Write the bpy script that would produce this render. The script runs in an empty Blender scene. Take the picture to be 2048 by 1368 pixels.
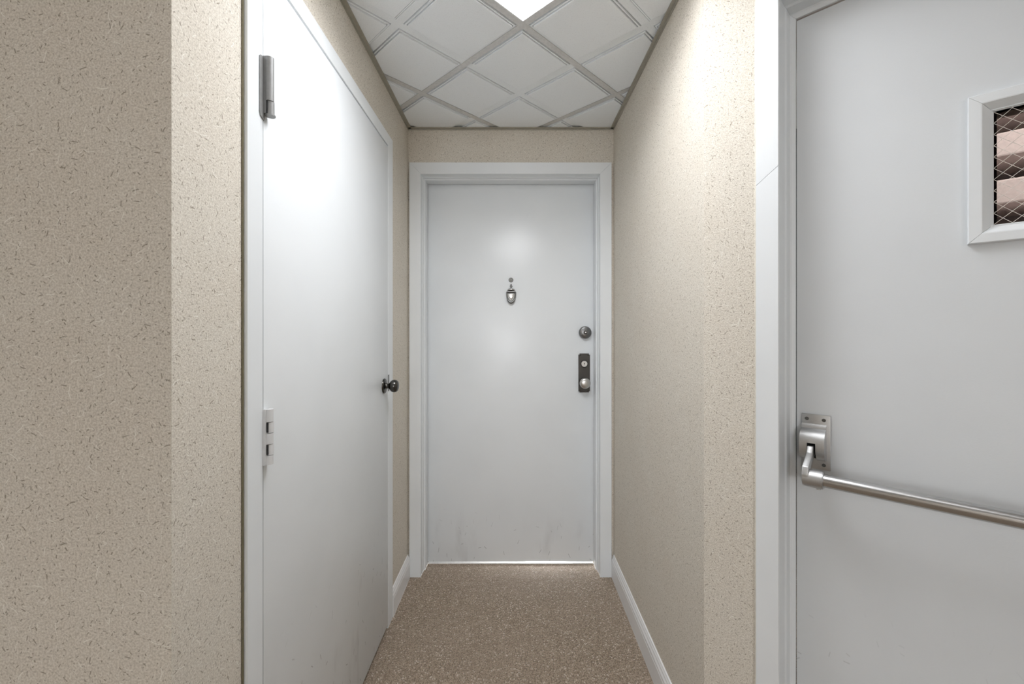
import bpy, bmesh, math, random
from mathutils import Vector, Matrix

scene = bpy.context.scene
col = scene.collection
random.seed(7)

# ---------------------------------------------------------------- camera, light, exposure
FPX, VX, VY = 860.0, 1027.0, 660.0            # focal length and vanishing point in photo pixels
CEIL_UP = 1.045                               # ceiling above the lens
DEND = FPX * CEIL_UP / 403.0                  # end wall of the corridor
EYE = 492.0 * DEND / FPX                      # lens above the carpet
CEIL = EYE + CEIL_UP
XL = (816.5 - VX) * DEND / FPX                # left corridor wall
XR = (1227.0 - VX) * DEND / FPX               # right corridor wall
YF = -XL * FPX / (VX - 343.0)                 # hall wall at the left of the corridor mouth
YC = XR * FPX / (1408.0 - VX)                 # corner where the angled wall begins

cam_data = bpy.data.cameras.new('camera')
cam_data.sensor_width = 36.0
cam_data.lens = FPX / 2048.0 * 36.0
cam_data.shift_x = -(VX - 1024.0) / 2048.0
cam_data.shift_y = -(684.0 - VY) / 2048.0
cam_data.clip_start = 0.02
cam = bpy.data.objects.new('camera', cam_data)
cam.location = (0, 0, EYE)
cam.rotation_euler = (math.pi / 2, 0, 0)
col.objects.link(cam)
scene.camera = cam

world = bpy.data.worlds.new('world')
scene.world = world
world.use_nodes = True
world.node_tree.nodes['Background'].inputs[0].default_value = (0.8, 0.85, 0.9, 1)
world.node_tree.nodes['Background'].inputs[1].default_value = 0.02

cy = scene.cycles
cy.use_adaptive_sampling = True
cy.adaptive_threshold = 0.08
cy.adaptive_min_samples = 16
cy.use_light_tree = False
cy.use_denoising = True
cy.max_bounces = 6
cy.diffuse_bounces = 5
cy.glossy_bounces = 2
cy.transmission_bounces = 4
cy.caustics_reflective = False
cy.caustics_refractive = False

vs = scene.view_settings
vs.view_transform = 'Standard'
vs.look = 'None'
vs.exposure = 0.34
vs.gamma = 1.0
vs.use_curve_mapping = False

CORRIDOR_PANEL = 3.0        # radiance of the lit lens in the corridor
PANEL_WATTS, PANEL_SPREAD = 7.9, 148.0   # and the beam it throws
MOUTH_FILL = 1.2           # unseen panel added above the camera to fill the corridor
HALL_PANEL = 13.0           # the panels of the hall behind the camera
REAR_FILL = 8.0           # glowing pane added in the unseen rear wall as low fill light

# ---------------------------------------------------------------- material helpers
MATS = {}


class NT:
    def __init__(self, name):
        m = bpy.data.materials.new(name)
        m.use_nodes = True
        self.m, self.t = m, m.node_tree
        self.b = self.t.nodes['Principled BSDF']
        MATS[name] = m

    def n(self, kind, **kw):
        nd = self.t.nodes.new(kind)
        for k, v in kw.items():
            setattr(nd, k, v)
        return nd

    def l(self, a, b):
        self.t.links.new(a, b)

    def sset(self, sock, v):
        if hasattr(v, 'is_linked') or isinstance(v, bpy.types.NodeSocket):
            self.l(v, sock)
        else:
            sock.default_value = v

    def math(self, op, a, b=0.0, c=None):
        nd = self.n('ShaderNodeMath', operation=op)
        self.sset(nd.inputs[0], a)
        self.sset(nd.inputs[1], b)
        if c is not None:
            self.sset(nd.inputs[2], c)
        return nd.outputs[0]

    def mix(self, fac, a, b, mode='MIX'):
        nd = self.n('ShaderNodeMix', data_type='RGBA', blend_type=mode)
        self.sset(nd.inputs[0], fac)
        self.sset(nd.inputs[6], a)
        self.sset(nd.inputs[7], b)
        return nd.outputs[2]

    def ramp(self, x, lo, hi, a=0.0, b=1.0):
        nd = self.n('ShaderNodeMapRange', interpolation_type='SMOOTHSTEP')
        self.sset(nd.inputs[0], x)
        for i, v in zip((1, 2, 3, 4), (lo, hi, a, b)):
            nd.inputs[i].default_value = v
        return nd.outputs[0]

    def noise(self, vec, scale, detail=2.0, rough=0.5, dim='3D'):
        nd = self.n('ShaderNodeTexNoise', noise_dimensions=dim)
        self.l(vec, nd.inputs['Vector'])
        nd.inputs['Scale'].default_value = scale
        nd.inputs['Detail'].default_value = detail
        nd.inputs['Roughness'].default_value = rough
        return nd

    def coord(self, which='Object'):
        return self.n('ShaderNodeTexCoord').outputs[which]

    def mapping(self, vec, loc=(0, 0, 0), scale=(1, 1, 1), rot=(0, 0, 0)):
        nd = self.n('ShaderNodeMapping')
        self.l(vec, nd.inputs[0])
        nd.inputs[1].default_value = loc
        nd.inputs[2].default_value = rot
        nd.inputs[3].default_value = scale
        return nd.outputs[0]

    def bump(self, height, strength, dist=0.001):
        nd = self.n('ShaderNodeBump')
        nd.inputs['Strength'].default_value = strength
        nd.inputs['Distance'].default_value = dist
        self.l(height, nd.inputs['Height'])
        self.l(nd.outputs[0], self.b.inputs['Normal'])

    def p(self, color=None, rough=None, metal=None, spec=None):
        if color is not None:
            self.sset(self.b.inputs['Base Color'], color)
        if rough is not None:
            self.sset(self.b.inputs['Roughness'], rough)
        if metal is not None:
            self.b.inputs['Metallic'].default_value = metal
        if spec is not None:
            self.b.inputs['Specular IOR Level'].default_value = spec


def rgb(r, g, b):
    return (r, g, b, 1.0)


def strokes(nt, uv, scale, half_len, half_wid, curve, seed, keep):
    """short random strokes, one per cell of a 2D cell pattern; returns a 0..1 mask"""
    v = nt.mapping(uv, loc=(seed * 3.7, seed * 1.9, 0))
    vor = nt.n('ShaderNodeTexVoronoi', voronoi_dimensions='2D', feature='F1')
    nt.l(v, vor.inputs['Vector'])
    vor.inputs['Scale'].default_value = scale
    d = nt.n('ShaderNodeVectorMath', operation='SUBTRACT')
    nt.l(v, d.inputs[0])
    nt.l(vor.outputs['Position'], d.inputs[1])
    sep = nt.n('ShaderNodeSeparateColor')
    nt.l(vor.outputs['Color'], sep.inputs[0])
    rot = nt.n('ShaderNodeVectorRotate', rotation_type='Z_AXIS')
    nt.l(d.outputs[0], rot.inputs['Vector'])
    nt.l(nt.math('MULTIPLY', sep.outputs[0], 6.2832), rot.inputs['Angle'])
    xyz = nt.n('ShaderNodeSeparateXYZ')
    nt.l(rot.outputs[0], xyz.inputs[0])
    u, w = xyz.outputs[0], xyz.outputs[1]
    k = nt.math('MULTIPLY', nt.math('SUBTRACT', sep.outputs[1], 0.5), curve)
    bend = nt.math('MULTIPLY', k, nt.math('MULTIPLY', u, u))
    across = nt.math('ABSOLUTE', nt.math('SUBTRACT', w, bend))
    ln = nt.math('MULTIPLY', half_len, nt.math('MULTIPLY_ADD', sep.outputs[2], 0.8, 0.3))
    along = nt.math('DIVIDE', nt.math('ABSOLUTE', u), ln)
    wid = nt.ramp(across, half_wid * 0.5, half_wid * 1.4, 1.0, 0.0)
    end = nt.ramp(along, 0.7, 1.05, 1.0, 0.0)
    on = nt.math('LESS_THAN', sep.outputs[2], keep)
    return nt.math('MULTIPLY', nt.math('MULTIPLY', wid, end), on)


def make_materials():
    # wallpaper: beige paper with dark flecks and pale fibres; UV is in metres
    t = NT('wallpaper')
    uv = t.coord('UV')
    wob = t.noise(uv, 60.0, 2.0, dim='2D')
    woff = t.n('ShaderNodeVectorMath', operation='MULTIPLY_ADD')
    t.l(wob.outputs['Color'], woff.inputs[0])
    woff.inputs[1].default_value = (0.004, 0.004, 0)
    t.l(uv, woff.inputs[2])
    wuv = woff.outputs[0]
    big = t.noise(uv, 5.0, 2.0, dim='2D').outputs['Fac']
    fine = t.noise(uv, 310.0, 2.0, 0.7, dim='2D').outputs['Fac']
    c = t.mix(t.ramp(big, 0.3, 0.7), rgb(0.700, 0.648, 0.565), rgb(0.716, 0.670, 0.590))
    c = t.mix(t.ramp(fine, 0.38, 0.62), t.mix(0.28, c, rgb(0.26, 0.21, 0.15)), t.mix(0.22, c, rgb(0.80, 0.76, 0.68)))
    d1 = strokes(t, wuv, 62.0, 0.0038, 0.0008, 90.0, 1.0, 0.6)
    d2 = strokes(t, wuv, 85.0, 0.0022, 0.0010, 0.0, 2.0, 0.9)
    d3 = strokes(t, wuv, 30.0, 0.0065, 0.0009, 60.0, 3.0, 0.8)
    l1 = strokes(t, wuv, 24.0, 0.0150, 0.0007, 70.0, 4.0, 0.6)
    l2 = strokes(t, wuv, 40.0, 0.0085, 0.0006, 110.0, 5.0, 0.8)
    l3 = strokes(t, wuv, 75.0, 0.0045, 0.0006, 60.0, 6.0, 0.9)
    dark = t.math('MAXIMUM', t.math('MULTIPLY', d1, 0.75), t.math('MAXIMUM', t.math('MULTIPLY', d2, 0.42), t.math('MULTIPLY', d3, 0.7)))
    lite = t.math('MAXIMUM', t.math('MULTIPLY', l1, 0.62), t.math('MAXIMUM', t.math('MULTIPLY', l2, 0.42), t.math('MULTIPLY', l3, 0.32)))
    c = t.mix(dark, c, rgb(0.20, 0.165, 0.115))
    c = t.mix(lite, c, rgb(0.92, 0.90, 0.83))
    t.p(c, 0.75, 0.0, 0.25)
    t.bump(t.noise(uv, 330.0, 1.0, 0.6, dim='2D').outputs['Fac'], 0.35, 0.0012)

    # painted wood and metal
    def paint(name, color, rough, grain, bstr, scuff=0.0, lo=0.0, hi=0.0):
        t = NT(name)
        oc = t.coord('Object')
        cloud = t.noise(oc, 3.0, 3.0).outputs['Fac']
        cc = t.mix(t.ramp(cloud, 0.35, 0.7), rgb(*color), rgb(*[x * 0.965 for x in color]))
        if scuff > 0:
            sep = t.n('ShaderNodeSeparateXYZ')
            t.l(oc, sep.inputs[0])
            zone = t.ramp(sep.outputs[2], lo, hi, 1.0, 0.0)
            sm = t.noise(t.mapping(oc, scale=(9.0, 1.0, 3.0)), 1.0, 3.0, 0.55).outputs['Fac']
            smear = t.math('MULTIPLY', t.ramp(sm, 0.56, 0.78), zone)
            cc = t.mix(t.math('MULTIPLY', smear, scuff), cc, rgb(0.36, 0.36, 0.36))
            swz = t.n('ShaderNodeCombineXYZ')
            t.l(sep.outputs[0], swz.inputs[0])
            t.l(sep.outputs[2], swz.inputs[1])
            mk = strokes(t, t.mapping(swz.outputs[0], scale=(1.6, 1.0, 1.0)), 13.0, 0.022, 0.0016, 6.0, 8.0, 0.55)
            cc = t.mix(t.math('MULTIPLY', t.math('MULTIPLY', mk, zone), 0.6), cc, rgb(0.22, 0.22, 0.22))
        t.p(cc, rough, 0.0, 0.38)
        fn = t.noise(oc, grain, 2.0).outputs['Fac']
        t.bump(fn, bstr, 0.0006)
    paint('door_paint', (0.785, 0.812, 0.828), 0.34, 260.0, 0.05, 0.35, 0.30, 0.62)
    paint('end_door_paint', (0.785, 0.812, 0.828), 0.25, 200.0, 0.05, 0.26, 0.05, 0.35)
    paint('exit_door_paint', (0.712, 0.738, 0.755), 0.40, 330.0, 0.16, 0.12, 0.2, 0.7)
    paint('trim_paint', (0.790, 0.817, 0.832), 0.36, 120.0, 0.05)
    paint('base_paint', (0.80, 0.80, 0.80), 0.36, 120.0, 0.05)
    paint('hinge_paint', (0.66, 0.66, 0.66), 0.36, 200.0, 0.05)

    # carpet: tight brown loops
    t = NT('carpet')
    oc = t.coord('Object')
    v1 = t.n('ShaderNodeTexVoronoi', voronoi_dimensions='2D', feature='F1')
    t.l(oc, v1.inputs['Vector'])
    v1.inputs['Scale'].default_value = 215.0
    sepc = t.n('ShaderNodeSeparateColor')
    t.l(v1.outputs['Color'], sepc.inputs[0])
    gap = t.ramp(v1.outputs['Distance'], 0.25, 0.75)
    big = t.noise(oc, 2.2, 2.0).outputs['Fac']
    c = t.mix(sepc.outputs[0], rgb(0.280, 0.212, 0.150), rgb(0.54, 0.435, 0.332))
    c = t.mix(t.math('LESS_THAN', sepc.outputs[1], 0.05), c, rgb(0.78, 0.69, 0.60))
    c = t.mix(t.math('MULTIPLY', gap, 0.6), c, rgb(0.115, 0.084, 0.058))
    c = t.mix(t.ramp(big, 0.3, 0.7, 0.0, 0.25), c, rgb(0.39, 0.308, 0.243))
    t.p(c, 0.95, 0.0, 0.1)
    t.b.inputs['Sheen Weight'].default_value = 0.15
    t.bump(t.math('SUBTRACT', 1.0, v1.outputs['Distance']), 0.9, 0.004)

    # mineral-fibre ceiling tile
    t = NT('ceiling_tile')
    oc = t.coord('Object')
    pin = t.noise(oc, 330.0, 3.0, 0.7).outputs['Fac']
    c = t.mix(t.ramp(pin, 0.30, 0.42, 0.35, 0.0), rgb(0.91, 0.94, 0.96), rgb(0.45, 0.45, 0.46))
    t.p(c, 0.9, 0.0, 0.2)
    t.bump(pin, 0.35, 0.0012)

    for name, color, rough, metal in (
            ('grid_metal', (0.70, 0.695, 0.685), 0.5, 0.0),
            ('edge_trim', (0.42, 0.395, 0.33), 0.6, 0.0),
            ('aluminium', (0.56, 0.56, 0.555), 0.45, 1.0),
            ('satin_tube', (0.56, 0.555, 0.55), 0.26, 1.0),
            ('painted_hinge', (0.27, 0.27, 0.265), 0.45, 0.3),
            ('pewter', (0.20, 0.20, 0.197), 0.32, 1.0),
            ('satin_nickel', (0.62, 0.61, 0.59), 0.28, 1.0),
            ('dark_bronze', (0.075, 0.070, 0.064), 0.38, 0.75),
            ('black_nickel', (0.10, 0.098, 0.090), 0.18, 0.95),
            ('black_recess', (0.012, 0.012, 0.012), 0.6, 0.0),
            ('chrome', (0.70, 0.70, 0.70), 0.16, 1.0),
            ('caulk_dark', (0.185, 0.165, 0.10), 0.8, 0.0),
            ('caulk_cream', (0.78, 0.75, 0.66), 0.6, 0.0),
            ('concrete_pink', (0.74, 0.66, 0.635), 0.8, 0.0),
            ('stair_wall', (0.25, 0.205, 0.19), 0.85, 0.0),
            ('wire', (0.85, 0.80, 0.74), 0.4, 0.0),
            ('glazing_putty', (0.36, 0.30, 0.255), 0.8, 0.0),
            ('threshold', (0.80, 0.79, 0.77), 0.35, 0.2)):
        t = NT(name)
        oc = t.coord('Object')
        if metal > 0.5:
            st = t.noise(t.mapping(oc, scale=(1.0, 1.0, 9.0)), 120.0, 2.0).outputs['Fac']
            t.p(t.mix(t.ramp(st, 0.3, 0.7), rgb(*[x * 0.93 for x in color]), rgb(*color)), rough, metal)
        else:
            st = t.noise(oc, 90.0, 3.0).outputs['Fac']
            t.p(t.mix(t.ramp(st, 0.3, 0.7), rgb(*[x * 0.90 for x in color]), rgb(*color)), rough, metal)

    # wired glass: mostly clear
    t = NT('wired_glass')
    t.p(rgb(0.93, 0.90, 0.88), 0.03, 0.0)
    t.b.inputs['Transmission Weight'].default_value = 1.0
    t.b.inputs['IOR'].default_value = 1.08

    # lit lenses of the ceiling lights; mouth lens and rear pane are added fill
    for nm, power in (('light_lens', CORRIDOR_PANEL), ('mouth_fill_lens', MOUTH_FILL), ('hall_light_lens', HALL_PANEL), ('rear_fill_glow', REAR_FILL)):
        t = NT(nm)
        t.p(rgb(0.85, 0.85, 0.84), 0.25)
        t.b.inputs['Emission Color'].default_value = rgb(0.95, 0.965, 1.0)
        t.b.inputs['Emission Strength'].default_value = power


make_materials()


# ---------------------------------------------------------------- mesh helpers
def box(bm, x0, x1, y0, y1, z0, z1):
    v = [bm.verts.new(p) for p in ((x0, y0, z0), (x1, y0, z0), (x1, y1, z0), (x0, y1, z0),
                                   (x0, y0, z1), (x1, y0, z1), (x1, y1, z1), (x0, y1, z1))]
    for f in ((0, 3, 2, 1), (4, 5, 6, 7), (0, 1, 5, 4), (1, 2, 6, 5), (2, 3, 7, 6), (3, 0, 4, 7)):
        bm.faces.new([v[i] for i in f])


def bev(bm, w, seg=2):
    bmesh.ops.remove_doubles(bm, verts=bm.verts, dist=1e-6)
    bmesh.ops.bevel(bm, geom=list(bm.edges), offset=w, segments=seg, affect='EDGES', profile=0.5)


def lathe(bm, prof, c=(0, 0, 0), seg=32, sx=1.0, sz=1.0):
    """turned shape about an axis that points out of the door (local -y); prof = [(radius, height)]"""
    rings = []
    for r, hgt in prof:
        if r < 1e-6:
            rings.append([bm.verts.new((c[0], c[1] - hgt, c[2]))])
        else:
            rings.append([bm.verts.new((c[0] + sx * r * math.cos(2 * math.pi * i / seg), c[1] - hgt,
                                        c[2] + sz * r * math.sin(2 * math.pi * i / seg))) for i in range(seg)])
    for a, b in zip(rings, rings[1:]):
        for i in range(seg):
            j = (i + 1) % seg
            if len(a) == 1 and len(b) == 1:
                continue
            if len(a) == 1:
                bm.faces.new((a[0], b[i], b[j]))
            elif len(b) == 1:
                bm.faces.new((a[i], b[0], a[j]))
            else:
                bm.faces.new((a[i], b[i], b[j], a[j]))
    if len(rings[0]) > 1:
        bm.faces.new(rings[0])
    if len(rings[-1]) > 1:
        bm.faces.new(list(reversed(rings[-1])))


def tube(bm, path, radii, seg=20, squash=None):
    """round bar along a list of points"""
    pts = [Vector(p) for p in path]
    rings = []
    up0 = Vector((0, 0, 1))
    for i, p in enumerate(pts):
        d = (pts[min(i + 1, len(pts) - 1)] - pts[max(i - 1, 0)]).normalized()
        ref = up0 if abs(d.dot(up0)) < 0.95 else Vector((0, 1, 0))
        a = d.cross(ref).normalized()
        b = a.cross(d).normalized()
        r = radii[i] if isinstance(radii, (list, tuple)) else radii
        rings.append([bm.verts.new(p + a * (r * math.cos(2 * math.pi * k / seg)) + b * (r * math.sin(2 * math.pi * k / seg))) for k in range(seg)])
    for a, b in zip(rings, rings[1:]):
        for i in range(seg):
            j = (i + 1) % seg
            bm.faces.new((a[i], a[j], b[j], b[i]))
    bm.faces.new(list(reversed(rings[0])))
    bm.faces.new(rings[-1])


def prism_x(bm, prof, x0, x1):
    """profile [(y, z)] drawn out along x"""
    a = [bm.verts.new((x0, y, z)) for y, z in prof]
    b = [bm.verts.new((x1, y, z)) for y, z in prof]
    n = len(prof)
    for i in range(n):
        j = (i + 1) % n
        bm.faces.new((a[i], a[j], b[j], b[i]))
    bm.faces.new(list(reversed(a)))
    bm.faces.new(b)


def plate(bm, outline, y0, y1):
    """outline [(x, z)] thickened between y0 and y1"""
    a = [bm.verts.new((x, y0, z)) for x, z in outline]
    b = [bm.verts.new((x, y1, z)) for x, z in outline]
    n = len(outline)
    for i in range(n):
        j = (i + 1) % n
        bm.faces.new((a[i], a[j], b[j], b[i]))
    bm.faces.new(list(reversed(a)))
    bm.faces.new(b)


def mesh_obj(name, bm, mat, parent=None, smooth=None, uv=False):
    bmesh.ops.recalc_face_normals(bm, faces=bm.faces)
    me = bpy.data.meshes.new(name)
    bm.to_mesh(me)
    bm.free()
    me.materials.append(MATS[mat])
    o = bpy.data.objects.new(name, me)
    col.objects.link(o)
    if parent is not None:
        o.parent = parent
    if smooth is not None:
        for p in me.polygons:
            p.use_smooth = True
        me.set_sharp_from_angle(angle=math.radians(smooth))
    return o


def tag(o, label, category=None, kind=None, group=None):
    o['label'] = label
    if category:
        o['category'] = category
    if kind:
        o['kind'] = kind
    if group:
        o['group'] = group
    return o


def empty(name, loc, rz=0.0):
    o = bpy.data.objects.new(name, None)
    o.empty_display_size = 0.1
    o.location = loc
    o.rotation_euler = (0, 0, rz)
    col.objects.link(o)
    return o


class Frame:
    """a wall seen from the room: u runs to the right along it, w up, d out of the wall"""

    def __init__(self, origin, ang):
        self.o, self.a = origin, ang
        self.t = (math.cos(ang), math.sin(ang))
        self.nrm = (self.t[1], -self.t[0])

    def at(self, px, py, d):
        """where the sight line of a photo pixel meets the plane at distance d before the wall: (u, w)"""
        r = ((px - VX) / FPX, 1.0, (VY - py) / FPX)
        ox, oy = self.o[0] + d * self.nrm[0], self.o[1] + d * self.nrm[1]
        k = (ox * self.nrm[0] + oy * self.nrm[1]) / (r[0] * self.nrm[0] + r[1] * self.nrm[1])
        x, y = r[0] * k, r[1] * k
        return (x - ox) * self.t[0] + (y - oy) * self.t[1], EYE + r[2] * k

    def empty(self, name):
        return empty(name, (self.o[0], self.o[1], 0), self.a)


END = Frame((0.0, DEND), 0.0)
LEFT = Frame((XL, 0.0), math.pi / 2)
RIGHT = Frame((XR, 0.0), -math.pi / 2)
ANGLED = Frame((XR, YC), -math.pi / 4)
FRONT = Frame((0.0, YF), 0.0)

WT = 0.13                                     # wall thickness
# hall behind the camera
HX0, HX1, HY0 = -2.30, 1.60, -6.60
UA = (HX1 - XR) * math.sqrt(2.0)              # length of the angled wall
YA = YC - (HX1 - XR)                          # where it meets the hall's right wall


def wall(name, frame, u0, u1, label, openings=(), z1=None, mat='wallpaper'):
    """a wall between u0 and u1 with openings [(u0, u1, height)]"""
    z1 = z1 or CEIL + 0.04
    bm = bmesh.new()
    cur = u0
    for a, b, top in sorted(openings):
        box(bm, cur, a, 0, WT, 0, z1)
        box(bm, a, b, 0, WT, top, z1)
        cur = b
    box(bm, cur, u1, 0, WT, 0, z1)
    rot = Matrix.Rotation(frame.a, 4, 'Z')
    for v in bm.verts:
        v.co = rot @ v.co + Vector((frame.o[0], frame.o[1], 0))
    bmesh.ops.recalc_face_normals(bm, faces=bm.faces)
    lay = bm.loops.layers.uv.new('metres')
    for f in bm.faces:
        n = f.normal
        tx, ty = (-n.y, n.x) if abs(n.z) < 0.5 else (1, 0)
        for lp in f.loops:
            co = lp.vert.co
            lp[lay].uv = (co.x * tx + co.y * ty + 20.0, co.z if abs(n.z) < 0.5 else co.y + 20)
    o = mesh_obj(name, bm, mat)
    return tag(o, label, 'wall', 'structure')


# ---------------------------------------------------------------- door frame sizes from the photograph
# end door
CAS = 0.014
e_out0, _ = END.at(819, 600, CAS)
e_in0, e_head = END.at(841.4, 347.5, CAS)
e_in1, _ = END.at(1200.5, 600, CAS)
e_out1, e_top = END.at(1222, 327, CAS)
# left door
LC = 0.010
l_out0, _ = LEFT.at(495, 600, LC)
l_in0, _ = LEFT.at(527, 600, LC)
l_in1, l_head = LEFT.at(776, 292, LC)
l_out1, l_top = LEFT.at(785.5, 282, LC)
# exit door in the angled wall
a_out0, _ = ANGLED.at(1512, 600, 0.012)
a_in0, _ = ANGLED.at(1558, 600, 0.012)
a_leaf0, a_head = ANGLED.at(1593.5, 40, -0.090)
a_in1 = a_in0 + 0.945
A_CW = a_in0 - a_out0

# ---------------------------------------------------------------- setting: floor and walls
bm = bmesh.new()
box(bm, HX0 - WT, HX1 + WT + 2.2, HY0 - WT, DEND + 1.6, -0.05, 0.0)
tag(mesh_obj('floor', bm, 'carpet'), 'brown loop-pile carpet covering the corridor floor', 'carpet', 'structure')

wall('wall_left', LEFT, YF + WT, DEND, 'beige flecked wallpaper wall on the left around the closet door',
     [(l_in0 - 0.012, l_in1 + 0.012, l_head + 0.014)])
wall('wall_right', RIGHT, -DEND, -YC, 'bright beige wallpaper wall along the right of the corridor')
wall('wall_end', END, XL - WT, XR + WT, 'strip of beige wallpaper above and around the end door',
     [(e_in0 - 0.02, e_in1 + 0.02, e_head + 0.02)])
wall('wall_front', FRONT, HX0, XL, 'shaded flecked wallpaper wall at the far left, nearest the camera')
wall('wall_angled', ANGLED, 0.0, UA, 'angled wallpaper wall holding the exit door on the right',
     [(a_in0 - 0.02, a_in1 + 0.02, a_head + 0.03)])
wall('wall_hall_right', Frame((HX1, YA), -math.pi / 2), 0.0, YA - HY0, 'beige wallpaper wall of the hall to the right of the camera')
REAR = Frame((HX1, HY0), math.pi)
WU0, WU1, WZ0, WZ1 = 0.85, 3.05, 0.75, 2.05
wall('wall_hall_rear', REAR, 0.0, HX1 - HX0, 'beige wallpaper wall of the hall behind the camera', [(WU0, WU1, WZ1)])
bm = bmesh.new()
box(bm, WU0, WU1, 0, WT, 0, WZ0)
wo = mesh_obj('wall_hall_sill', bm, 'base_paint')
wo.location, wo.rotation_euler = (HX1, HY0, 0), (0, 0, math.pi)
tag(wo, 'white panel below the added glowing window behind the camera', 'wall', 'structure')
wn = REAR.empty('fill_window_1')  # unseen window, added to brighten the doors and lower walls evenly
tag(wn, 'glowing fill window added in the unseen hall wall behind the camera', 'window', 'structure')
bm = bmesh.new()
box(bm, WU0 + 0.03, WU1 - 0.03, 0.06, 0.066, WZ0 + 0.03, WZ1 - 0.03)
mesh_obj('fill_pane', bm, 'rear_fill_glow', wn)
for (x0, x1, z0, z1) in ((WU0, WU1, WZ0, WZ0 + 0.04), (WU0, WU1, WZ1 - 0.04, WZ1), (WU0, WU0 + 0.04, WZ0 + 0.04, WZ1 - 0.04), (WU1 - 0.04, WU1, WZ0 + 0.04, WZ1 - 0.04),
                         ((WU0 + WU1) / 2 - 0.02, (WU0 + WU1) / 2 + 0.02, WZ0 + 0.04, WZ1 - 0.04)):
    bm = bmesh.new()
    box(bm, x0, x1, 0.03, 0.10, z0, z1)
    mesh_obj('fill_window_frame', bm, 'trim_paint', wn)
wall('wall_hall_left', Frame((HX0, HY0), math.pi / 2), 0.0, YF - HY0, 'beige wallpaper wall of the hall to the left of the camera')

# ---------------------------------------------------------------- ceiling: diagonal two-foot grid
REGIONS = [
    [(XL, YC), (XR, YC), (XR, DEND), (XL, DEND)],
    [(XL, YF), (XR + YC - YF, YF), (XR, YC), (XL, YC)],
    [(HX0, HY0), (HX1, HY0), (HX1, YA), (XR + YC - YF, YF), (HX0, YF)],
]
TILE = 0.611
GRID_ANG = math.radians(45.6)
E1 = Vector((math.cos(GRID_ANG), math.sin(GRID_ANG))) * TILE
E2 = Vector((-math.sin(GRID_ANG), math.cos(GRID_ANG))) * TILE
P1Y = FPX * CEIL_UP / (VY - 54.0)
NODE = Vector(((1045.5 - VX) * P1Y / FPX, P1Y))


def clip_regions(bm):
    """keep only what lies over the rooms; returns a new bmesh or None"""
    out = bmesh.new()
    for reg in REGIONS:
        b2 = bm.copy()
        n = len(reg)
        for i in range(n):
            a, b = Vector(reg[i]), Vector(reg[(i + 1) % n])
            d = (b - a).normalized()
            outn = Vector((d.y, -d.x, 0))
            geom = list(b2.verts) + list(b2.edges) + list(b2.faces)
            if not b2.faces:
                break
            bmesh.ops.bisect_plane(b2, geom=geom, plane_co=(a.x, a.y, 0), plane_no=outn, clear_outer=True, dist=1e-6)
        if b2.faces:
            me = bpy.data.meshes.new('tmp')
            b2.to_mesh(me)
            out.from_mesh(me)
            bpy.data.meshes.remove(me)
        b2.free()
    if not out.faces:
        out.free()
        return None
    bmesh.ops.remove_doubles(out, verts=out.verts, dist=1e-5)
    return out


def g2w(a, b):
    p = NODE + E1 * a + E2 * b
    return p.x, p.y


ceil_bm = bmesh.new()
box(ceil_bm, HX0 - WT, HX1 + WT, HY0 - WT, DEND + WT, CEIL + 0.06, CEIL + 0.10)
ceiling = tag(mesh_obj('ceiling', ceil_bm, 'grid_metal'), 'suspended ceiling of white scored tiles set diagonally in a metal grid', 'ceiling', 'structure')
ZB = CEIL + 0.0075                              # tile base level; raised squares hang down to the ceiling level


def tile_mesh(i, j):
    bm = bmesh.new()

    def quad_ring(c0, c1, z):
        (a0, b0), (a1, b1) = c0, c1
        return [bm.verts.new((*g2w(a, b), z)) for a, b in ((a0, b0), (a1, b0), (a1, b1), (a0, b1))]
    for qa in (0, 0.5):
        for qb in (0, 0.5):
            rings = []
            for inset, z in ((0.0, 0.0), (0.0145, 0.0), (0.0146, 0.009), (0.0180, 0.009), (0.0181, -0.0035), (0.0226, -0.0035),
                             (0.0227, 0.006), (0.0261, 0.006), (0.0262, -0.0070), (0.030, -0.0075)):
                k = inset / TILE
                rings.append(quad_ring((i + qa + k, j + qb + k), (i + qa + 0.5 - k, j + qb + 0.5 - k), ZB + z))
            for r0, r1 in zip(rings, rings[1:]):
                for n in range(4):
                    m = (n + 1) % 4
                    bm.faces.new((r0[n], r0[m], r1[m], r1[n]))
            bm.faces.new(rings[-1])
    return bm


LIGHT_CELLS = {(-1, -1): 'corridor', (-2, -2): 'mouth'}  # the mouth cell is an unseen panel added as corridor fill
for want in ((0.1, -2.9), (-1.3, -2.6)):
    best = min(((i, j) for i in range(-11, 11) for j in range(-11, 11)),
               key=lambda c: (Vector(g2w(c[0] + 0.5, c[1] + 0.5)) - Vector(want)).length)
    LIGHT_CELLS[best] = 'hall'

for i in range(-12, 12):
    for j in range(-12, 12):
        if (i, j) in LIGHT_CELLS:
            continue
        b2 = tile_mesh(i, j)
        out = clip_regions(b2)
        b2.free()
        if out is None:
            continue
        mesh_obj('ceiling_tile', out, 'ceiling_tile', ceiling)

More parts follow.
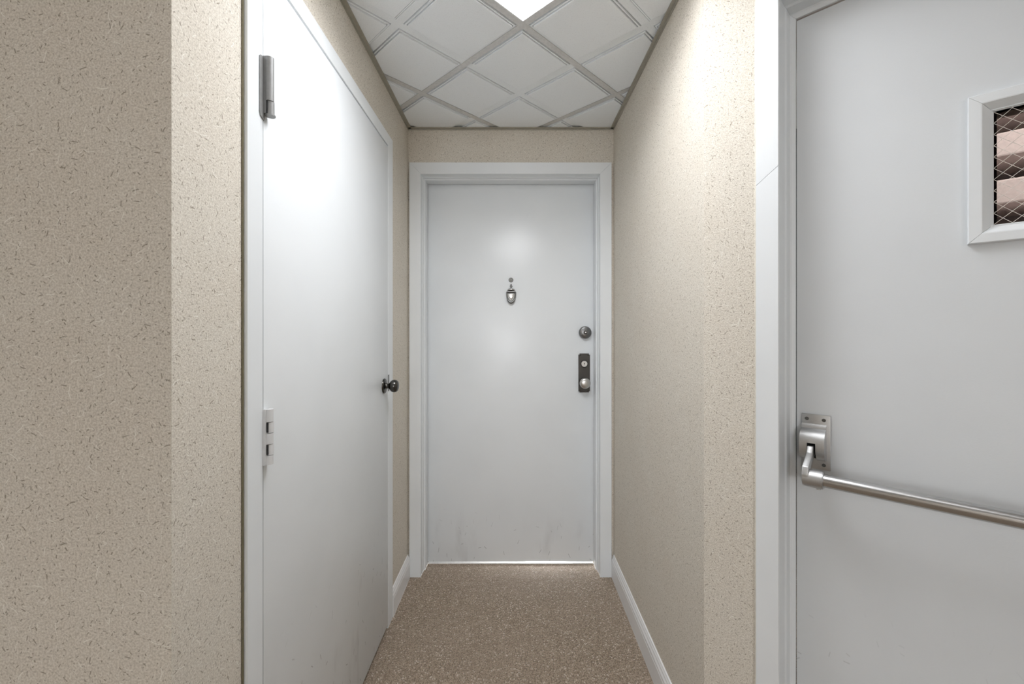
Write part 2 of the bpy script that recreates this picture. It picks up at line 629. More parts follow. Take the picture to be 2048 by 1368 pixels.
LIGHT_LABELS = {'corridor': 'lit square ceiling light panel with prismatic lens inside the corridor',
                'mouth': 'added fill light panel, unseen straight above the camera'}
for n, t_ in enumerate(('the one on the right', 'the one on the left')):
    LIGHT_LABELS[(n, 'hall')] = 'lit square hall ceiling light panel behind the camera, ' + t_
hn = 0
for (i, j), where in LIGHT_CELLS.items():
    cx, cy = g2w(i + 0.5, j + 0.5)
    if where in LIGHT_LABELS:
        lab = LIGHT_LABELS[where]
    else:
        lab = LIGHT_LABELS[(hn, 'hall')]
        hn += 1
    root = empty('ceiling_light', (cx, cy, CEIL), GRID_ANG)
    tag(root, lab, 'ceiling light', group='ceiling light panels')
    hs = TILE / 2 - 0.006
    bm = bmesh.new()
    box(bm, -hs + 0.008, hs - 0.008, -hs + 0.008, hs - 0.008, 0.0065, 0.0105)
    mesh_obj('lens', bm, {'corridor': 'light_lens', 'mouth': 'mouth_fill_lens'}.get(where, 'hall_light_lens'), root)
    bm = bmesh.new()
    for (x0, x1, y0, y1) in ((-hs, hs, -hs, -hs + 0.008), (-hs, hs, hs - 0.008, hs), (-hs, -hs + 0.008, -hs + 0.008, hs - 0.008), (hs - 0.008, hs, -hs + 0.008, hs - 0.008)):
        box(bm, x0, x1, y0, y1, 0.0064, 0.055)
    box(bm, -hs, hs, -hs, hs, 0.055, 0.058)
    mesh_obj('housing', bm, 'grid_metal', root)
    if where == 'corridor':                      # the tubes behind the prisms throw most of their light downwards
        tl = bpy.data.lights.new('panel_lamp', 'AREA')
        tl.energy = PANEL_WATTS
        tl.size = 2 * hs - 0.03
        tl.spread = math.radians(PANEL_SPREAD)
        tl.color = (0.95, 0.965, 1.0)
        to = bpy.data.objects.new('panel_lamp', tl)
        to.location = (0, 0, 0.005)
        to.parent = root
        col.objects.link(to)

# inverted T bars of the grid: main bars one way, cross bars the other
BAR = 0.024 / 2 / TILE
for k in range(-12, 13):
    for way in (0, 1):
        bm = bmesh.new()
        if way == 0:
            cs = [(k - BAR, -13), (k + BAR, -13), (k + BAR, 13), (k - BAR, 13)]
        else:
            cs = [(-13, k - BAR), (13, k - BAR), (13, k + BAR), (-13, k + BAR)]
        z0, z1 = ZB - 0.0020 - 0.0003 * way, ZB + 0.020
        lo = [bm.verts.new((*g2w(*c), z0)) for c in cs]
        hi = [bm.verts.new((*g2w(*c), z1)) for c in cs]
        bm.faces.new(lo)
        for n in range(4):
            m = (n + 1) % 4
            bm.faces.new((lo[n], lo[m], hi[m], hi[n]))
        out = clip_regions(bm)
        bm.free()
        if out:
            mesh_obj('grid_bar', out, 'grid_metal', ceiling)

# wall angle along the ceiling edge
EDGE = [(XL, YF), (XL, DEND), (XR, DEND), (XR, YC), (HX1, YA), (HX1, HY0), (HX0, HY0), (HX0, YF)]
for i in range(len(EDGE)):
    a, b = Vector(EDGE[i]), Vector(EDGE[(i + 1) % len(EDGE)])
    d = b - a
    L = d.length
    ang = math.atan2(d.y, d.x)
    # the room lies to the right of the direction of travel
    bm = bmesh.new()
    prism_x(bm, [(0, CEIL - 0.009), (-0.003, CEIL - 0.009), (-0.003, CEIL - 0.003), (-0.017, CEIL - 0.003), (-0.017, CEIL), (0, CEIL)], 0, L)
    o = mesh_obj('trim_%d' % (i + 1), bm, 'edge_trim')
    o.location = (a.x, a.y, 0)
    o.rotation_euler = (0, 0, ang)
    tag(o, 'dull olive-grey metal angle where the ceiling meets ' + ('the left corridor wall', 'the end wall', 'the right corridor wall', 'the angled wall',
        'the right hall wall', 'the rear hall wall', 'the left hall wall', 'the wall at far left')[i], 'ceiling trim', 'structure')


# ---------------------------------------------------------------- baseboards
BH = 0.118


def baseboard(name, frame, u0, u1, label):
    prof = [(0, 0), (-0.013, 0), (-0.013, BH - 0.040), (-0.0115, BH - 0.036), (-0.0125, BH - 0.032), (-0.0125, BH - 0.026),
            (-0.009, BH - 0.018), (-0.0085, BH - 0.012), (-0.0055, BH - 0.006), (-0.005, BH - 0.001), (-0.003, BH), (0, BH)]
    bm = bmesh.new()
    prism_x(bm, prof, u0, u1)
    o = mesh_obj(name, bm, 'base_paint')
    o.location = (frame.o[0], frame.o[1], 0)
    o.rotation_euler = (0, 0, frame.a)
    return tag(o, label, 'baseboard', 'structure')


baseboard('baseboard_left', LEFT, l_out1 + 0.001, DEND - CAS - 0.001, 'short white moulded baseboard between the closet door and the end door')
baseboard('baseboard_right', RIGHT, -DEND + CAS + 0.001, -YC, 'long white moulded baseboard along the right corridor wall')
baseboard('baseboard_front', FRONT, HX0 + 0.014, XL, 'white baseboard below the far left wallpaper wall')
baseboard('baseboard_angled', ANGLED, 0.004, a_out0 - 0.002, 'white baseboard piece beside the exit door casing')
baseboard('baseboard_hall_right', Frame((HX1, YA), -math.pi / 2), 0.0, YA - HY0 - 0.014, 'white baseboard of the hall to the right of the camera')
baseboard('baseboard_hall_rear', Frame((HX1, HY0), math.pi), 0.0, HX1 - HX0, 'white baseboard of the hall behind the camera')
baseboard('baseboard_hall_left', Frame((HX0, HY0), math.pi / 2), 0.014, YF - HY0 - 0.014, 'white baseboard of the hall to the left of the camera')


# ---------------------------------------------------------------- door frames
def frame_leg(bm, prof, uo, sgn, z0, head, cut=None):
    """upright of a door frame; prof = [(away from opening, depth into wall)], mitred under the head"""
    g = 0.0003
    lo = [bm.verts.new((uo + sgn * o, y, z0 if cut is None else cut(o))) for o, y in prof]
    hi = [bm.verts.new((uo + sgn * (o + 0), y, head + o - g)) for o, y in prof]
    n = len(prof)
    for i in range(n):
        j = (i + 1) % n
        bm.faces.new((lo[i], lo[j], hi[j], hi[i]))
    bm.faces.new(lo)
    bm.faces.new(list(reversed(hi)))


def frame_head(bm, prof, u0, u1, head):
    g = 0.0003
    a = [bm.verts.new((u0 - o + g, y, head + o)) for o, y in prof]
    b = [bm.verts.new((u1 + o - g, y, head + o)) for o, y in prof]
    n = len(prof)
    for i in range(n):
        j = (i + 1) % n
        bm.faces.new((a[i], a[j], b[j], b[i]))
    bm.faces.new(a)
    bm.faces.new(list(reversed(b)))


def door_frame(root, prof, u0, u1, head, mat='trim_paint'):
    for sgn, uo in ((-1, u0), (1, u1)):
        bm = bmesh.new()
        frame_leg(bm, prof, uo, sgn, 0.001, head)
        mesh_obj('door_jamb', bm, mat, root)
    bm = bmesh.new()
    frame_head(bm, prof, u0, u1, head)
    mesh_obj('door_head', bm, mat, root)


def screw(name, parent, c, r, mat='pewter'):
    bm = bmesh.new()
    lathe(bm, [(r, -0.001), (r, 0.0008), (r * 0.8, 0.0018), (r * 0.45, 0.0018), (r * 0.45, 0.0004), (0, 0.0004)], c, 16)
    return mesh_obj(name, bm, mat, parent, 40)


# ================================================================ door_1: end door
d1 = END.empty('door_1')
tag(d1, 'white flat entry door with knocker and lock plate at the corridor end', 'door', 'structure')
CWL, CWR = e_in0 - e_out0, e_out1 - e_in1
CW = (CWL + CWR) / 2 + 0.002
LEAF_Y = 0.122
prof = [(CW, -CAS), (0.002, -CAS), (0.0, -CAS + 0.002), (0.0, 0.030), (-0.003, 0.033), (-0.003, 0.052), (-0.009, 0.056), (-0.010, 0.060),
        (-0.010, LEAF_Y - 0.005), (0.014, LEAF_Y - 0.005), (0.014, 0.0005), (CW, 0.0005)]
door_frame(d1, prof, e_in0, e_in1, e_head)
bm = bmesh.new()
box(bm, e_in0 - 0.006, e_in1 + 0.006, LEAF_Y, LEAF_Y + 0.044, 0.009, e_head + 0.004)
bev(bm, 0.0012, 2)
leaf = mesh_obj('door_leaf', bm, 'end_door_paint', d1, 40)
bm = bmesh.new()
prism_x(bm, [(LEAF_Y - 0.004, 0.0), (LEAF_Y - 0.003, 0.0025), (LEAF_Y + 0.040, 0.0025), (LEAF_Y + 0.046, 0.0)], e_in0 + 0.011, e_in1 - 0.011)
mesh_obj('threshold', bm, 'threshold', d1)

DL = -LEAF_Y                                    # distance of the leaf face "before" the wall
# door viewer
u, w = END.at(1022, 560, DL)
bm = bmesh.new()
lathe(bm, [(0.0125, 0.0), (0.0125, 0.002), (0.0105, 0.0042), (0.0065, 0.0042), (0.006, 0.001), (0, 0.001)], (u, LEAF_Y, w), 28)
pv = mesh_obj('door_viewer', bm, 'black_nickel', d1, 40)
bm = bmesh.new()
lathe(bm, [(0.0052, 0.0012), (0.0045, 0.0032), (0.0025, 0.0045), (0, 0.005)], (u, LEAF_Y, w), 20)
mesh_obj('lens', bm, 'chrome', pv, 60)
# knocker
u, w = END.at(1022.3, 590, DL)
S = (DEND + LEAF_Y) / FPX                       # metres per photo pixel on the leaf


def shield(sc, n=14, topw=0.94):
    """urn outline: domed top, widest just below it, pointed foot (unit: photo pixels)"""
    right = [(0, 14.6), (3.2, 14.0), (6.0, 12.2), (8.4, 9.5), (9.9, 6.2), (10.2, 2.0), (9.8, -2.5), (8.6, -7.2), (6.4, -11.8), (3.4, -15.6), (0, -18.2)]
    left = [(-x, z) for x, z in right[1:-1]][::-1]
    return [(u + x * sc * S, w + z * sc * S) for x, z in right + left]


bm = bmesh.new()
plate(bm, shield(0.93), LEAF_Y - 0.004, LEAF_Y)
kn = mesh_obj('knocker', bm, 'black_nickel', d1)
tag(kn, 'small pewter door knocker shaped like an urn')
# swinging ring: a tapering loop hung from both shoulders
path, rad = [], []
for i in range(25):
    a = math.pi * i / 24
    x = 8.6 * math.cos(a)
    z = 5.6 - 20.5 * math.sin(a) ** 0.82
    path.append((u + x * S, LEAF_Y - 0.009 - 0.003 * math.sin(a), w + z * S))
    rad.append((1.35 + 1.7 * math.sin(a) ** 3) * S)
bm = bmesh.new()
tube(bm, path, rad, 12)
mesh_obj('ring', bm, 'pewter', kn, 60)
bm = bmesh.new()
tube(bm, [(u - 9.2 * S, LEAF_Y - 0.008, w + 6.0 * S), (u + 9.2 * S, LEAF_Y - 0.008, w + 6.0 * S)], 1.9 * S, 14)
mesh_obj('pivot', bm, 'pewter', kn, 40)
bm = bmesh.new()
plate(bm, [(u + x * S, w + z * S) for x, z in ((-6.6, 8.2), (6.6, 8.2), (7.0, 3.2), (-7.0, 3.2))], LEAF_Y - 0.0115, LEAF_Y - 0.003)
mesh_obj('name_recess', bm, 'black_recess', kn)
bm = bmesh.new()
lathe(bm, [(7.2 * S, 0.004), (7.0 * S, 0.006), (5.2 * S, 0.009), (2.5 * S, 0.011), (0, 0.0115)], (u, LEAF_Y, w + 10.8 * S), 24, 1.0, 0.36)
mesh_obj('crown', bm, 'chrome', kn, 60)
bm = bmesh.new()
pts = [(-5.8, 2.4), (5.8, 2.4), (4.2, -4.0), (0.0, -10.0), (-4.2, -4.0)]
plate(bm, [(u + x * S, w + z * S) for x, z in pts], LEAF_Y - 0.0075, LEAF_Y - 0.003)
bev(bm, 0.0016, 2)
mesh_obj('heart_panel', bm, 'satin_nickel', kn, 30)
bm = bmesh.new()
lathe(bm, [(2.6 * S, 0.0), (2.6 * S, 0.004), (1.6 * S, 0.008), (0, 0.009)], (u, LEAF_Y, w + 17.2 * S), 16)
lathe(bm, [(1.5 * S, 0.0), (1.5 * S, 0.006), (0.8 * S, 0.008), (0, 0.008)], (u, LEAF_Y, w + 20.4 * S), 16)
mesh_obj('finial', bm, 'pewter', kn, 40)
# deadbolt
u, w = END.at(1170, 665, DL)
bm = bmesh.new()
lathe(bm, [(0.0345, 0.0), (0.0345, 0.006), (0.0320, 0.018), (0.0300, 0.0215), (0.022, 0.0245), (0.0130, 0.0255), (0.0125, 0.0225), (0, 0.0225)], (u, LEAF_Y, w), 40)
db = mesh_obj('deadbolt', bm, 'pewter', d1, 35)
tag(db, 'round pewter deadbolt cylinder')
bm = bmesh.new()
lathe(bm, [(0.0105, 0.0225), (0.0105, 0.0250), (0.009, 0.0262), (0, 0.0262)], (u, LEAF_Y, w), 24)
cy = mesh_obj('key_cylinder', bm, 'dark_bronze', db, 35)
bm = bmesh.new()
lathe(bm, [(0.0042, 0.0262), (0.0036, 0.0275), (0, 0.0278)], (u + 0.001, LEAF_Y, w + 0.001), 14)
mesh_obj('key_plug', bm, 'chrome', db, 35)
# lock plate with cylinder and knob
ua, wa = END.at(1156.7, 707, DL)
ub, wb = END.at(1179.7, 784.5, DL)
bm = bmesh.new()
box(bm, ua, ub, LEAF_Y - 0.005, LEAF_Y, wb, wa)
bmesh.ops.bevel(bm, geom=[e for e in bm.edges if abs(e.verts[0].co.y - e.verts[1].co.y) > 1e-4], offset=0.006, segments=4, affect='EDGES')
lp = mesh_obj('lock_plate', bm, 'dark_bronze', d1, 35)
tag(lp, 'dark bronze lock plate with key cylinder and knob')
for x in (ua + 0.0095, ub - 0.0095):
    for z in (wa - 0.0095, wb + 0.0095):
        screw('screw', lp, (x, LEAF_Y - 0.005, z), 0.0036, 'black_nickel')
u, w = END.at(1168.2, 727.5, DL)
bm = bmesh.new()
lathe(bm, [(0.0200, 0.005), (0.0200, 0.0075), (0.0185, 0.0085), (0.0185, 0.006), (0, 0.006)], (u, LEAF_Y, w), 36)
mesh_obj('cylinder_collar', bm, 'black_recess', lp, 35)
bm = bmesh.new()
lathe(bm, [(0.0168, 0.006), (0.0168, 0.0095), (0.0155, 0.0105), (0, 0.0105)], (u, LEAF_Y, w), 36)
mesh_obj('key_cylinder', bm, 'satin_nickel', lp, 35)
bm = bmesh.new()
box(bm, u - 0.0011, u + 0.0011, LEAF_Y - 0.0112, LEAF_Y - 0.0100, w - 0.0075, w + 0.002)
lathe(bm, [(0.003, 0.0100), (0.003, 0.0111), (0, 0.0111)], (u, LEAF_Y, w + 0.003), 12)
mesh_obj('keyhole', bm, 'black_recess', lp)
u, w = END.at(1167.4, 764.5, DL)
bm = bmesh.new()
lathe(bm, [(0.0215, 0.005), (0.0215, 0.008), (0.0130, 0.011), (0.0110, 0.018), (0.0110, 0.030), (0.0150, 0.034), (0.0250, 0.038), (0.0288, 0.043),
           (0.0292, 0.049), (0.0275, 0.0545), (0.0225, 0.0580), (0.0120, 0.0598), (0, 0.0602)], (u, LEAF_Y, w), 44)
mesh_obj('knob', bm, 'satin_nickel', lp, 50)

# light room behind the end door, seen only as a glow under it
lamp = bpy.data.lights.new('flat_room_lamp', 'AREA')
lamp.energy = 45.0
lamp.shape = 'RECTANGLE'
lamp.size = 0.22
lamp.size_y = 0.10
lamp_o = bpy.data.objects.new('flat_room_lamp', lamp)
lamp_o.location = (0.22, DEND + 0.60, 0.06)
lamp_o.rotation_euler = (math.radians(-90), 0, 0)
col.objects.link(lamp_o)

# ================================================================ door_2: closet door in the left wall
d2 = LEFT.empty('door_2')
tag(d2, 'white flat closet door with dark knob in the left corridor wall', 'door', 'structure')
GAP = 0.0016
cwl, cwr = l_in0 - l_out0, l_out1 - l_in1
for sgn, uo, cwx in ((-1, l_in0 - GAP, cwl - GAP), (1, l_in1 + GAP, cwr - GAP)):
    prof = [(cwx, -LC), (0.0015, -LC), (0.0, -LC + 0.0015), (0.0, 0.05), (0.010, 0.05), (0.010, 0.0005), (cwx, 0.0005)]
    bm = bmesh.new()
    hw = l_top - l_head
    lo = [bm.verts.new((uo + sgn * o, y, 0.001)) for o, y in prof]
    hi = [bm.verts.new((uo + sgn * o, y, l_head + 0.003 + o * (hw - 0.003) / cwx - 0.0003)) for o, y in prof]
    n = len(prof)
    for i in range(n):
        j = (i + 1) % n
        bm.faces.new((lo[i], lo[j], hi[j], hi[i]))
    bm.faces.new(lo)
    bm.faces.new(list(reversed(hi)))
    mesh_obj('door_casing', bm, 'trim_paint', d2)
hw = l_top - l_head - 0.003
bm = bmesh.new()
prof = [(hw, -LC), (0.0015, -LC), (0.0, -LC + 0.0015), (0.0, 0.05), (0.010, 0.05), (0.010, 0.0005), (hw, 0.0005)]
a = [bm.verts.new((l_in0 - GAP - o * (cwl - GAP) / hw, y, l_head + 0.003 + o)) for o, y in prof]
b = [bm.verts.new((l_in1 + GAP + o * (cwr - GAP) / hw, y, l_head + 0.003 + o)) for o, y in prof]
for i in range(len(prof)):
    j = (i + 1) % len(prof)
    bm.faces.new((a[i], a[j], b[j], b[i]))
bm.faces.new(a)
bm.faces.new(list(reversed(b)))
mesh_obj('door_casing', bm, 'trim_paint', d2)
bm = bmesh.new()
box(bm, l_in0, l_in1, -LC, 0.028, 0.018, l_head - 0.0045)
bev(bm, 0.0010, 2)
mesh_obj('door_leaf', bm, 'door_paint', d2, 40)
# rebate that closes the gaps behind the leaf
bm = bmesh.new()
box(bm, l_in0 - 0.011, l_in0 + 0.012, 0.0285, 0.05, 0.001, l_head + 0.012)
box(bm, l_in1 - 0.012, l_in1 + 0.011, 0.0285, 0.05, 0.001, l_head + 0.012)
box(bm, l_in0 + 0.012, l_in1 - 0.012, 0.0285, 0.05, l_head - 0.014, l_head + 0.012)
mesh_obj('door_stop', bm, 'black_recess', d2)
bm = bmesh.new()
box(bm, l_out0 - 0.0045, l_out0 - 0.0002, -0.0035, 0.0, 0.12, l_top)
bev(bm, 0.001, 1)
mesh_obj('caulk_bead', bm, 'caulk_dark', d2)

# knob
u, w = LEFT.at(768.0, 772, LC)
bm = bmesh.new()
lathe(bm, [(0.0310, 0.0), (0.0310, 0.003), (0.0275, 0.0065), (0.0160, 0.0085), (0.0120, 0.010), (0.0105, 0.014), (0.0105, 0.020), (0.0135, 0.024)], (u, -LC, w), 40)
kb = mesh_obj('knob_rose', bm, 'black_nickel', d2, 45)
tag(kb, 'dark polished round knob on its rose')
bm = bmesh.new()
lathe(bm, [(0.0120, 0.0235), (0.0185, 0.027), (0.0245, 0.034), (0.0262, 0.042), (0.0250, 0.050), (0.0205, 0.0565), (0.0110, 0.0600), (0, 0.0608)], (u, -LC, w), 40)
mesh_obj('knob', bm, 'black_nickel', kb, 60)
# strike plate lip on the casing beside the knob
ua, wa = LEFT.at(776.5, 748, LC)
bm = bmesh.new()
box(bm, l_in1 - 0.0008, l_in1 + 0.016, -LC - 0.0012, -LC + 0.01, w - 0.030, w + 0.040)
bev(bm, 0.0006, 1)
mesh_obj('strike_plate', bm, 'pewter', d2)

# hinges
HU = l_in0
_, h1a = LEFT.at(523, 112, LC)
_, h1b = LEFT.at(523, 237, LC)
BR = 0.0092
# upper: spring hinge, bare grey
bm = bmesh.new()
ou = [(HU - 0.0165, h1a - 0.004), (HU - 0.0125, h1a), (HU + 0.001, h1a), (HU + 0.001, h1b), (HU - 0.006, h1b), (HU - 0.0135, h1b + 0.004), (HU - 0.0165, h1b + 0.012)]
plate(bm, ou, -LC - 0.0022, -LC)
hg = mesh_obj('hinge', bm, 'painted_hinge', d2)
tag(hg, 'bare grey spring hinge, the upper one')
HC = -LC - 0.0100
bm = bmesh.new()
b0 = h1b + 0.014
kn0 = b0 + 0.027
tube(bm, [(HU + 0.0045, HC, kn0 + 0.0006), (HU + 0.0045, HC, h1a + 0.003)], BR, 28)
box(bm, HU - 0.004, HU + 0.0045, -LC - 0.0105, -LC - 0.0005, b0, h1a + 0.003)
mesh_obj('spring_barrel', bm, 'painted_hinge', hg, 40)
bm = bmesh.new()
tube(bm, [(HU + 0.0065, HC - 0.0005, b0), (HU + 0.0065, HC - 0.0005, kn0)], BR - 0.0006, 28)
mesh_obj('knuckle', bm, 'painted_hinge', hg, 40)
bm = bmesh.new()
tube(bm, [(HU + 0.0075, HC - 0.0005, b0 - 0.0025), (HU + 0.0075, HC - 0.0005, b0)], BR + 0.0012, 28)
mesh_obj('pin_cap', bm, 'painted_hinge', hg, 40)
bm = bmesh.new()
box(bm, HU - 0.0044, HU - 0.0030, -LC - 0.0108, -LC - 0.0080, b0, kn0)
mesh_obj('slot', bm, 'black_recess', hg)
# lower: painted butt hinge with five knuckles
_, h2a = LEFT.at(535, 818, LC + 0.006)
_, h2b = LEFT.at(535, 929, LC + 0.006)
bm = bmesh.new()
prism = [(HU - 0.0035, -LC), (HU - 0.0035, -LC - 0.006), (HU - 0.001, -LC - 0.0075), (HU + 0.004, -LC - 0.0078), (HU + 0.004, -LC)]
va = [bm.verts.new((x, y, h2b)) for x, y in prism]
vb = [bm.verts.new((x, y, h2a)) for x, y in prism]
for i in range(len(prism)):
    j = (i + 1) % len(prism)
    bm.faces.new((va[i], va[j], vb[j], vb[i]))
bm.faces.new(va)
bm.faces.new(list(reversed(vb)))
hg = mesh_obj('hinge', bm, 'hinge_paint', d2)
tag(hg, 'white painted butt hinge, the lower one')
H = h2a - h2b
cuts = [0, 0.17, 0.37, 0.57, 0.77, 1.0]
for i in range(5):
    bm = bmesh.new()
    z0, z1 = h2b + H * cuts[i] + 0.0006, h2b + H * cuts[i + 1] - 0.0006
    off = 0.0016 if i in (1, 3) else 0.0
    tube(bm, [(HU + 0.0062 + off, -LC - 0.0088, z0), (HU + 0.0062 + off, -LC - 0.0088, z1)], 0.0082, 26)
    mesh_obj('knuckle', bm, 'hinge_paint', hg, 40)
for i in (1, 3):
    bm = bmesh.new()
    box(bm, HU - 0.0027, HU - 0.0008, -LC - 0.0112, -LC - 0.0077, h2b + H * cuts[i] + 0.002, h2b + H * cuts[i + 1] - 0.0005)
    mesh_obj('slot', bm, 'black_recess', hg)

# ================================================================ door_3: exit door in the angled wall
d3 = ANGLED.empty('door_3')
tag(d3, 'white exit door with push bar and small wired window', 'door', 'structure')
AC = 0.012
AY = 0.090                                       # leaf face behind the wall face
jprof = [(A_CW, -AC), (0.002, -AC), (0.0, -AC + 0.002), (0.0, 0.040), (-0.002, 0.044), (-0.003, 0.046), (-0.003, 0.078), (-0.006, 0.081),
         (a_in0 - a_leaf0 + 0.0012, 0.084), (a_in0 - a_leaf0 + 0.0012, AY - 0.0005), (0.016, AY - 0.0005), (0.016, 0.0005), (A_CW, 0.0005)]
inset = a_leaf0 - a_in0
A_HEAD = a_head + inset
# left upright, in two lengths with an open scarf joint
_, sj0 = ANGLED.at(1512, 372, AC)
_, sj1 = ANGLED.at(1558, 330, AC)


def joint(o):
    t = min(1.0, max(0.0, 1.0 - o / A_CW))
    return sj0 + (sj1 - sj0) * t


for part in (0, 1):
    bm = bmesh.new()
    if part:
        frame_leg(bm, jprof, a_in0, -1, 0, A_HEAD, cut=lambda o: joint(o) + 0.0013)
    else:
        lo = [bm.verts.new((a_in0 - o, y, 0.001)) for o, y in jprof]
        hi = [bm.verts.new((a_in0 - o, y, joint(o) if y < 0.01 and o > 0.001 else joint(0) + 0.0013)) for o, y in jprof]
        for i in range(len(jprof)):
            j = (i + 1) % len(jprof)
            bm.faces.new((lo[i], lo[j], hi[j], hi[i]))
        bm.faces.new(lo)
        bm.faces.new(list(reversed(hi)))
    mesh_obj('door_jamb', bm, 'trim_paint', d3)
bm = bmesh.new()
frame_leg(bm, jprof, a_in1, 1, 0.001, A_HEAD)
mesh_obj('door_jamb', bm, 'trim_paint', d3)
bm = bmesh.new()
frame_head(bm, jprof, a_in0, a_in1, A_HEAD)
mesh_obj('door_head', bm, 'trim_paint', d3)
bm = bmesh.new()
box(bm, a_out0 - 0.004, a_out0 - 0.0002, -AC + 0.003, 0.0, 0.12, A_HEAD + A_CW)
bev(bm, 0.001, 1)
mesh_obj('caulk_bead', bm, 'caulk_cream', d3)

# vision light frame: outer flange, sloped inner reveal, glass
ga, gtop = ANGLED.at(1935, 195, -AY + 0.012)
_, gbot = ANGLED.at(1935, 489, -AY + 0.012)
f1, _ = ANGLED.at(1963, 300, -AY + 0.014)
RE = 0.004
g0, gt = ANGLED.at(1987.5, 226, -AY - RE)
_, gb = ANGLED.at(1987.5, 447, -AY - RE)
gb2 = a_in0 + a_in1 - ga                          # right edge, set symmetric on the leaf
gw = f1 - ga
gi = g0 - ga
# leaf with a hole for the window
L0, L1, LT = a_leaf0, a_in1 - inset, a_head - 0.003
hx0, hx1, hz0, hz1 = g0 - 0.004, gb2 - gi + 0.004, gb - 0.004, gt + 0.004
bm = bmesh.new()
box(bm, L0, hx0, AY, AY + 0.044, 0.010, LT)
box(bm, hx1, L1, AY, AY + 0.044, 0.010, LT)
box(bm, hx0, hx1, AY, AY + 0.044, 0.010, hz0)
box(bm, hx0, hx1, AY, AY + 0.044, hz1, LT)
mesh_obj('door_leaf', bm, 'exit_door_paint', d3)

FT = 0.013


def quad_frame(name, corners_list, mat, parent):
    """four mitred members between successive rectangular rings [(x0, x1, z0, z1, y)]"""
    res = []
    for side in range(4):
        bm = bmesh.new()
        rows = []
        for x0, x1, z0, z1, y in corners_list:
            cs = [(x0, z0), (x1, z0), (x1, z1), (x0, z1)]
            p, q = cs[side], cs[(side + 1) % 4]
            dx, dz = q[0] - p[0], q[1] - p[1]
            ln = math.hypot(dx, dz)
            e = 0.0003 / ln
            rows.append((bm.verts.new((p[0] + dx * e, y, p[1] + dz * e)), bm.verts.new((q[0] - dx * e, y, q[1] - dz * e))))
        n = len(rows)
        for i in range(n):
            j = (i + 1) % n
            bm.faces.new((rows[i][0], rows[i][1], rows[j][1], rows[j][0]))
        bm.faces.new([r[0] for r in rows])
        bm.faces.new([r[1] for r in reversed(rows)])
        res.append(mesh_obj(name, bm, mat, parent))
    return res


def ring(k, y):
    return (ga + k, gb2 - k, gbot + k, gtop - k, y)


wf_bm = bmesh.new()
gz0, gz1 = gbot + gi, gtop - gi
box(wf_bm, g0 - 0.003, gb2 - gi + 0.003, AY + RE, AY + RE + 0.006, gz0 - 0.003, gz1 + 0.003)
glass = mesh_obj('glass_pane', wf_bm, 'wired_glass', d3)
tag(glass, 'wired safety glass with a diamond mesh')
quad_frame('window_bead', [ring(0.0, AY), ring(0.0005, AY - FT + 0.002), ring(0.002, AY - FT), ring(gw - 0.001, AY - FT), ring(gw + 0.001, AY - FT + 0.0005),
                           ring(gi, AY + RE), ring(gi - 0.0005, AY + RE + 0.0005), ring(0.004, AY)], 'trim_paint', d3)
# putty line behind the left edge of the pane
bm = bmesh.new()
box(bm, g0 - 0.002, g0 + 0.0045, AY + RE + 0.007, AY + 0.044, gz0, gz1)
box(bm, g0 + 0.0045, gb2 - gi, AY + RE + 0.007, AY + 0.044, gz1 - 0.003, gz1)
mesh_obj('glazing_strip', bm, 'glazing_putty', d3)
# wires of the mesh
GX0, GX1 = g0, gb2 - gi
step_x, step_z = 0.0245, 0.0225
slope = 1.0
YW = AY + RE - 0.0006


def wires(sign):
    k = -60
    while k < 90:
        # line: z = zc + sign * (x - GX0) * (step_z / step_x)
        zc = gz0 + k * step_z
        m = sign * step_z / step_x
        pts = []
        xa, xb = GX0, GX1
        # clip to the pane
        za, zb = zc, zc + m * (xb - xa)
        t0, t1 = 0.0, 1.0
        dz = zb - za
        for lim, s in ((gz0, 1), (gz1, -1)):
            fa, fb = s * (za - lim), s * (zb - lim)
            if fa < 0 and fb < 0:
                t0, t1 = 1, 0
                break
            if fa < 0:
                t0 = max(t0, fa / (fa - fb))
            elif fb < 0:
                t1 = min(t1, fa / (fa - fb))
        if t1 - t0 > 0.01:
            p = (xa + (xb - xa) * t0, YW, za + dz * t0)
            q = (xa + (xb - xa) * t1, YW, za + dz * t1)
            bm = bmesh.new()
            tube(bm, [p, q], 0.00042, 5)
            mesh_obj('wire', bm, 'wire', glass)
        k += 1


wires(1)
wires(-1)

# push bar -----------------------------------------------------------------
pu0, pw0 = ANGLED.at(1603.5, 825, -AY + 0.004)
pu1, _ = ANGLED.at(1661, 830, -AY + 0.004)
_, pw1 = ANGLED.at(1661, 943, -AY + 0.004)
pw0 -= 0.001
PH = pw0 - pw1
bm = bmesh.new()
box(bm, pu0, pu1, AY - 0.005, AY, pw1, pw0)
bev(bm, 0.0012, 2)
pl = mesh_obj('bar_bracket', bm, 'aluminium', d3, 40)
tag(pl, 'aluminium bracket that carries the push bar')
for x in (pu0 + 0.011, pu1 - 0.013):
    for z in (pw0 - 0.012, pw1 + 0.012):
        screw('screw', pl, (x, AY - 0.005, z), 0.0042)
